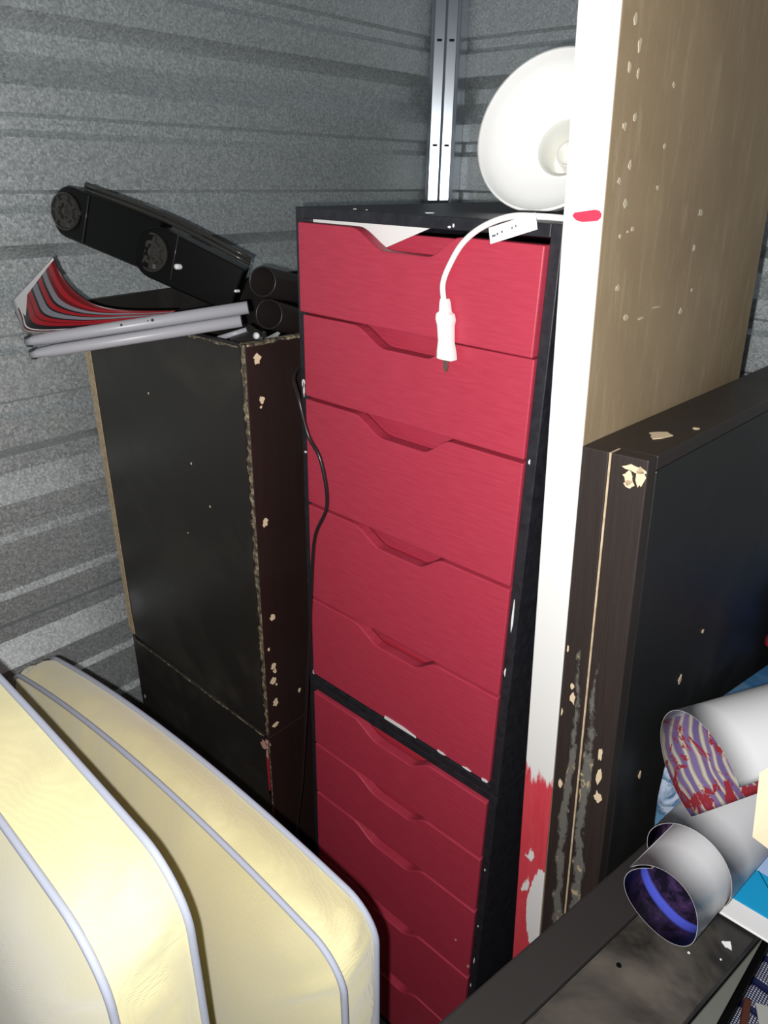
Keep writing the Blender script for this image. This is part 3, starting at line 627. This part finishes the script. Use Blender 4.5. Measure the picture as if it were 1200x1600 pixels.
chips_xy('paint_spot', [(0.076, 0.150, 0.0052, 0.0045), (0.056, 0.110, 0.0014, 0.0014), (0.080, 0.130, 0.001, 0.001), (0.074, -0.005, 0.0016, 0.0012)], 0.7196, capw, lo_u, seed=51)

# grey board and woven crate low down at the right
gp = bx('grey_board', 0.052, 0.135, -0.05, 0.40, 0.488, 0.500, nmat('grey_board', (0.24, 0.25, 0.22), 0.7), None, 0.001)
gp.location = (0.553, -0.15, 0.0); gp.rotation_euler = (0, 0, yw)
tag(gp, 'plain grey board wedged between the dusty cabinet and the woven basket', 'board')

# ---------------- picture canvas ----------------
cv = nmat('cloudy_blue_canvas', (0.1, 0.25, 0.45), 0.5)
v = coords(cv, (1, 1, 1)); a = noisetex(cv, v, 22, 5, 0.6, 0.8); o = sep(cv, v)
g_ = mathn(cv, 'ADD', mathn(cv, 'MULTIPLY', o[1], -1.1), mathn(cv, 'MULTIPLY_ADD', a, 1.5, -0.22))
lk(cv, ramp(cv, g_, [(0.0, (0.03, 0.16, 0.35)), (0.25, (0.07, 0.22, 0.42)), (0.38, (0.13, 0.27, 0.42)), (0.45, (0.05, 0.12, 0.22)), (0.55, (0.42, 0.50, 0.64))]), bsdf(cv).inputs['Base Color'])
cvs = nmat('dark_blue_canvas', (0.03, 0.07, 0.16), 0.5)
can = thing('canvas_print', 'blue cloudy picture canvas on edge beside the black tabletop, behind the curled poster', 'canvas', (0, 0, 0))
pg = [V((0.527 + 0.056*(y-0.07) + (0.864-z)*0.064, y, z)) for y, z in ((0.069, 0.775), (0.085, 0.864), (0.459, 0.775), (0.455, 0.725), (0.072, 0.725))]
bm = bmesh.new(); prism(bm, pg, (0.030, 0.0, -0.004)); o = link('stretched_picture', bm, cv, can); bevel(o, 0.002)
bm = bmesh.new(); prism(bm, [p + V((0.0305, 0.004, -0.006)) for p in pg], (0.003, 0, 0)); link('painted_face', bm, cvs, can)
rb = thing('red_bar', 'small glossy red bar at the right edge above the blue canvas', 'bar')
tb('rod', [(0.5555, 0.335, 0.874), (0.66, 0.375, 0.862)], 0.0085, nmat('glossy_red', (0.45, 0.012, 0.03), 0.3), rb, 16, 1)
link('rod_end', lathe(bmesh.new(), [(0, -0.003), (0.007, -0.002), (0.0088, 0.003), (0.0088, 0.008)], (0.5555, 0.335, 0.874), (0.105, 0.04, -0.012), 16), nmat('dark_red', (0.12, 0.01, 0.015), 0.4), rb, True)
bb = thing('blue_box', 'bright blue box corner behind the red bar at the right edge', 'box')
bx('body', 0.563, 0.70, 0.47, 0.62, 0.60, 0.872, nmat('bright_blue', (0.03, 0.12, 0.42), 0.5), bb, 0.002)
bx('lid_edge', 0.562, 0.702, 0.468, 0.622, 0.8722, 0.878, nmat('pale_blue', (0.15, 0.28, 0.60), 0.5), bb, 0.001)

# ---------------- rolled posters ----------------
paperw = nmat('white_paper_back', (0.62, 0.62, 0.64), 0.35)
def sheet(name, fn, nu, nv, th, mats, parent):
    """fn(u,v)->(point, normal outward); outside = mats[0], inside = mats[1]"""
    bm = bmesh.new(); uvl = bm.loops.layers.uv.new('UVMap'); G = []
    for s in (0, 1):
        G.append([[bm.verts.new(V(fn(i/nu, j/nv)[0]) - V(fn(i/nu, j/nv)[1])*th*s) for j in range(nv+1)] for i in range(nu+1)])
    for s in (0, 1):
        for i in range(nu):
            for j in range(nv):
                ids = ((i, j), (i+1, j), (i+1, j+1), (i, j+1)); f_ = bm.faces.new([G[s][a][b] for a, b in (ids if s == 0 else ids[::-1])]); f_.material_index = s
                for l_, (a, b) in zip(f_.loops, (ids if s == 0 else ids[::-1])): l_[uvl].uv = (a/nu, b/nv)
    for seq in ([(i, 0) for i in range(nu+1)], [(i, nv) for i in range(nu+1)], [(0, j) for j in range(nv+1)], [(nu, j) for j in range(nv+1)]):
        for (a, b), (c, d) in zip(seq, seq[1:]): bm.faces.new((G[0][a][b], G[0][c][d], G[1][c][d], G[1][a][b]))
    me = bpy.data.meshes.new(name); bm.to_mesh(me); bm.free()
    for p in me.polygons: p.use_smooth = True
    o = bpy.data.objects.new(name, me); C.objects.link(o)
    for mm in mats: me.materials.append(mm)
    if parent: o.parent = parent
    return o
# dark night-sky print, a blue reflection painted across it (inside of the tight roll)
dk = nmat('dark_purple_print_blue_reflection', (0.02, 0.01, 0.03), 0.3)
uvn = node(dk, 'ShaderNodeUVMap'); sx = sep(dk, uvn.outputs[0]); nz = noisetex(dk, uvn.outputs[0], 14, 5, 0.7)
base = ramp(dk, nz, [(0.45, (0.012, 0.009, 0.022)), (0.62, (0.06, 0.03, 0.10)), (0.75, (0.30, 0.20, 0.36))])
st_ = mathn(dk, 'ABSOLUTE', mathn(dk, 'SUBTRACT', mathn(dk, 'ADD', sx[1], mathn(dk, 'MULTIPLY', sx[0], 0.10)), 0.135))
sf = ramp(dk, st_, [(0.014, (1,)*3), (0.021, (0,)*3)])
lk(dk, mixc(dk, sf, base, (0.10, 0.13, 0.75)), bsdf(dk).inputs['Base Color'])
pp = nmat('purple_print', (0.1, 0.05, 0.14), 0.3)
nz = noisetex(pp, coords(pp), 40, 5, 0.7); lk(pp, ramp(pp, nz, [(0.4, (0.03, 0.015, 0.05)), (0.6, (0.16, 0.09, 0.20)), (0.75, (0.4, 0.3, 0.42))]), bsdf(pp).inputs['Base Color'])
def roll(parent, name, a, b, r, turns, phase, mats, squash=0.0, grow=0.0035, nu=60):
    a = V(a); b = V(b); ax = (b-a).normalized(); n1_ = V((0, 0, 1)); n1_ = (n1_-ax*n1_.dot(ax)).normalized(); n2_ = n1_.cross(ax).normalized()
    def fn(u, v_):
        th = phase + 2*math.pi*turns*u; rr = r - grow*turns*(1-u)*0 + grow*turns*u
        sq = 1 + squash*math.cos(3*th + 0.8) + squash*0.8*math.cos(2*th + 0.3)
        d = n1_*math.cos(th) + n2_*math.sin(th)
        return a.lerp(b, v_) + d*rr*sq, d
    return sheet(name, fn, nu, 8, 0.0005, mats, parent)
pr1 = thing('rolled_poster', 'tightly rolled poster, white outside and dark purple inside, lying on the dusty black cabinet', 'poster')
roll(pr1, 'inner_sheet', (0.5960, -0.082, 0.7960), (0.640, 0.22, 0.8050), 0.0390, 1.12, 0.4, (paperw, dk), 0.05)
roll(pr1, 'outer_sheet', (0.6010, -0.022, 0.8000), (0.644, 0.26, 0.8150), 0.0450, 1.1, 2.2, (paperw, pp), 0.03)

# open curled poster with a flower-like print
fp = nmat('white_red_purple_print', (0.6, 0.6, 0.65), 0.3)
uvn = node(fp, 'ShaderNodeUVMap'); sx = sep(fp, uvn.outputs[0])
mp = node(fp, 'ShaderNodeMapping'); mp.inputs['Scale'].default_value = (1.6, 3.2, 1); lk(fp, uvn.outputs[0], mp.inputs[0])
nz = noisetex(fp, mp.outputs[0], 3.0, 5, 0.65, 1.5); wv = node(fp, 'ShaderNodeTexWave', wave_type='RINGS'); lk(fp, mp.outputs[0], wv.inputs['Vector']); wv.inputs['Scale'].default_value = 1.5; wv.inputs['Distortion'].default_value = 5; wv.inputs['Detail'].default_value = 3
pal = ramp(fp, wv.outputs['Fac'], [(0.15, (0.14, 0.10, 0.24)), (0.32, (0.42, 0.37, 0.24)), (0.55, (0.46, 0.46, 0.48)), (0.72, (0.42, 0.36, 0.20)), (0.9, (0.17, 0.12, 0.27))])
redd = ramp(fp, mathn(fp, 'ADD', nz, mathn(fp, 'MULTIPLY', sx[0], 0.18)), [(0.68, (0, 0, 0)), (0.70, (1, 1, 1))])
low = mathn(fp, 'GREATER_THAN', mathn(fp, 'ADD', sx[0], mathn(fp, 'MULTIPLY', mathn(fp, 'SUBTRACT', nz, 0.5), 0.22)), 0.56)
c1 = mixc(fp, redd, pal, (0.26, 0.025, 0.035))
lk(fp, mixc(fp, low, (0.42, 0.46, 0.54), c1), bsdf(fp).inputs['Base Color'])
pr2 = thing('curled_poster', 'loosely curled poster with white back, a red and purple print showing inside', 'poster')
ca, cb = V((0.590, -0.030, 0.922)), V((0.752, 0.22, 0.966)); axc = (cb-ca).normalized(); n1_ = V((0, 0, 1)); n1_ = (n1_-axc*n1_.dot(axc)).normalized(); n2_ = n1_.cross(axc).normalized()
left_is = 1 if (n2_.x < 0) else -1
def fcurl2(u, v_):
    th = -left_is*0.95 + left_is*u*4.0
    d = n1_*math.cos(th) + n2_*math.sin(th); rr = 0.060*(1 + 0.10*u)
    return ca.lerp(cb, v_) + d*rr + n1_*(0.010*v_*math.cos(u*7)), d
sheet('paper', fcurl2, 48, 12, 0.0005, (paperw, fp), pr2)

# cyan book / folder with pale pages, and tan cardboard
bkk = thing('cyan_book', 'bright cyan covered book with white page edge, on the cabinet right of the roll', 'book', (0.6310, 0.012, 0.7232), (0, 0, math.radians(0.5)))
bx('pages', 0.001, 0.15, 0.001, 0.20, 0.002, 0.030, nmat('white_page_block', (0.85, 0.85, 0.86), 0.6), bkk, 0.001)
bx('front_cover', 0.0, 0.152, 0.0, 0.202, 0.0303, 0.0320, nmat('cyan_cover', (0.010, 0.33, 0.62), 0.4), bkk, 0.0006)
bx('back_cover', 0.0, 0.152, 0.0, 0.202, 0.0, 0.0018, white, bkk, 0.0004)
bx('pale_band', 0.02, 0.152, 0.052, 0.12, 0.0322, 0.0326, nmat('pale_blue_band', (0.42, 0.56, 0.82), 0.4), bkk, 0)
tb('cover_line', [(0.022, 0.052, 0.0327), (0.05, 0.022, 0.0327)], 0.0004, plastic, bkk, 6, 1)
rbk = thing('red_trinket', 'small dark red object lying on the cyan book at the right edge', 'ornament')
link('body', lathe(bmesh.new(), [(0, 0), (0.010, 0.001), (0.013, 0.006), (0.011, 0.013), (0.004, 0.016), (0, 0.0165)], (0.688, 0.085, 0.7565), (0, 0, 1), 20), nmat('dark_red_glaze', (0.25, 0.03, 0.03), 0.3), rbk, True)
cbd = thing('cardboard_flap', 'plain tan cardboard flap at the right edge in front of the curled poster', 'cardboard')
link('flap', prism(bmesh.new(), [(0.6500, -0.155, 1.058), (0.662, -0.150, 1.078), (0.72, -0.13, 1.10), (0.72, -0.15, 0.98), (0.6590, -0.165, 1.010)], (0.001, 0.002, -0.001)), nmat('tan_cardboard', (0.62, 0.46, 0.32), 0.7), cbd)

# woven basket/fabric crate at the bottom right corner
wv_ = nmat('navy_white_mesh_weave', (0.3, 0.3, 0.4), 0.6)
v = coords(wv_, (1, 1, 1)); wa = node(wv_, 'ShaderNodeTexWave', wave_type='BANDS', bands_direction='X'); wb_ = node(wv_, 'ShaderNodeTexWave', wave_type='BANDS', bands_direction='Y')
for w_ in (wa, wb_): lk(wv_, v, w_.inputs['Vector']); w_.inputs['Scale'].default_value = 110; w_.inputs['Distortion'].default_value = 1.0
mm_ = mathn(wv_, 'MULTIPLY', wa.outputs['Fac'], wb_.outputs['Fac'])
lk(wv_, ramp(wv_, mm_, [(0.12, (0.01, 0.012, 0.05)), (0.4, (0.50, 0.52, 0.60))]), bsdf(wv_).inputs['Base Color']); bump(wv_, mm_, 0.5, 0.001)
navy = nmat('navy_satin', (0.010, 0.014, 0.06), 0.25)
bas = thing('woven_basket', 'navy and white woven mesh basket at the bottom right corner', 'basket', (0.679, 0.0, 0.0), (0, 0, math.radians(-3)))
bx('rim', -0.009, 0.0, -0.30, 0.18, 0.50, 0.617, plastic, bas, 0.002)
for i in range(12):
    y0 = -0.2675 + i*0.036
    bx('woven_cell', 0.0005, 0.10, y0, y0+0.030, 0.52, 0.612+0.002*(i % 2), wv_, bas, 0.004)
    bx('satin_band', 0.0005, 0.10, y0+0.0303, y0+0.0357, 0.52, 0.6165, navy, bas, 0.0025)
wp = thing('pale_card', 'blank pale card lying on the woven basket at the bottom right', 'card', (0.693, 0.022, 0.6195), (0, 0, math.radians(25)))
bx('card', 0.0, 0.07, -0.055, 0.0, 0.0, 0.0010, nmat('off_white_card', (0.42, 0.42, 0.40), 0.6), wp, 0)
bx('card_under', 0.002, 0.068, -0.053, -0.002, -0.0012, -0.0002, nmat('grey_card_back', (0.25, 0.25, 0.25), 0.6), wp, 0)
bs = bx('brown_strip', -0.004, 0.004, -0.055, 0.0, 0.0, 0.008, nmat('dark_brown_wood', (0.09, 0.03, 0.02), 0.4), None, 0.002)
bs.location = (0.6855, 0.018, 0.617); bs.rotation_euler = (0, 0, math.radians(10))
tag(bs, 'short dark brown wooden strip lying on the woven basket', 'strip')
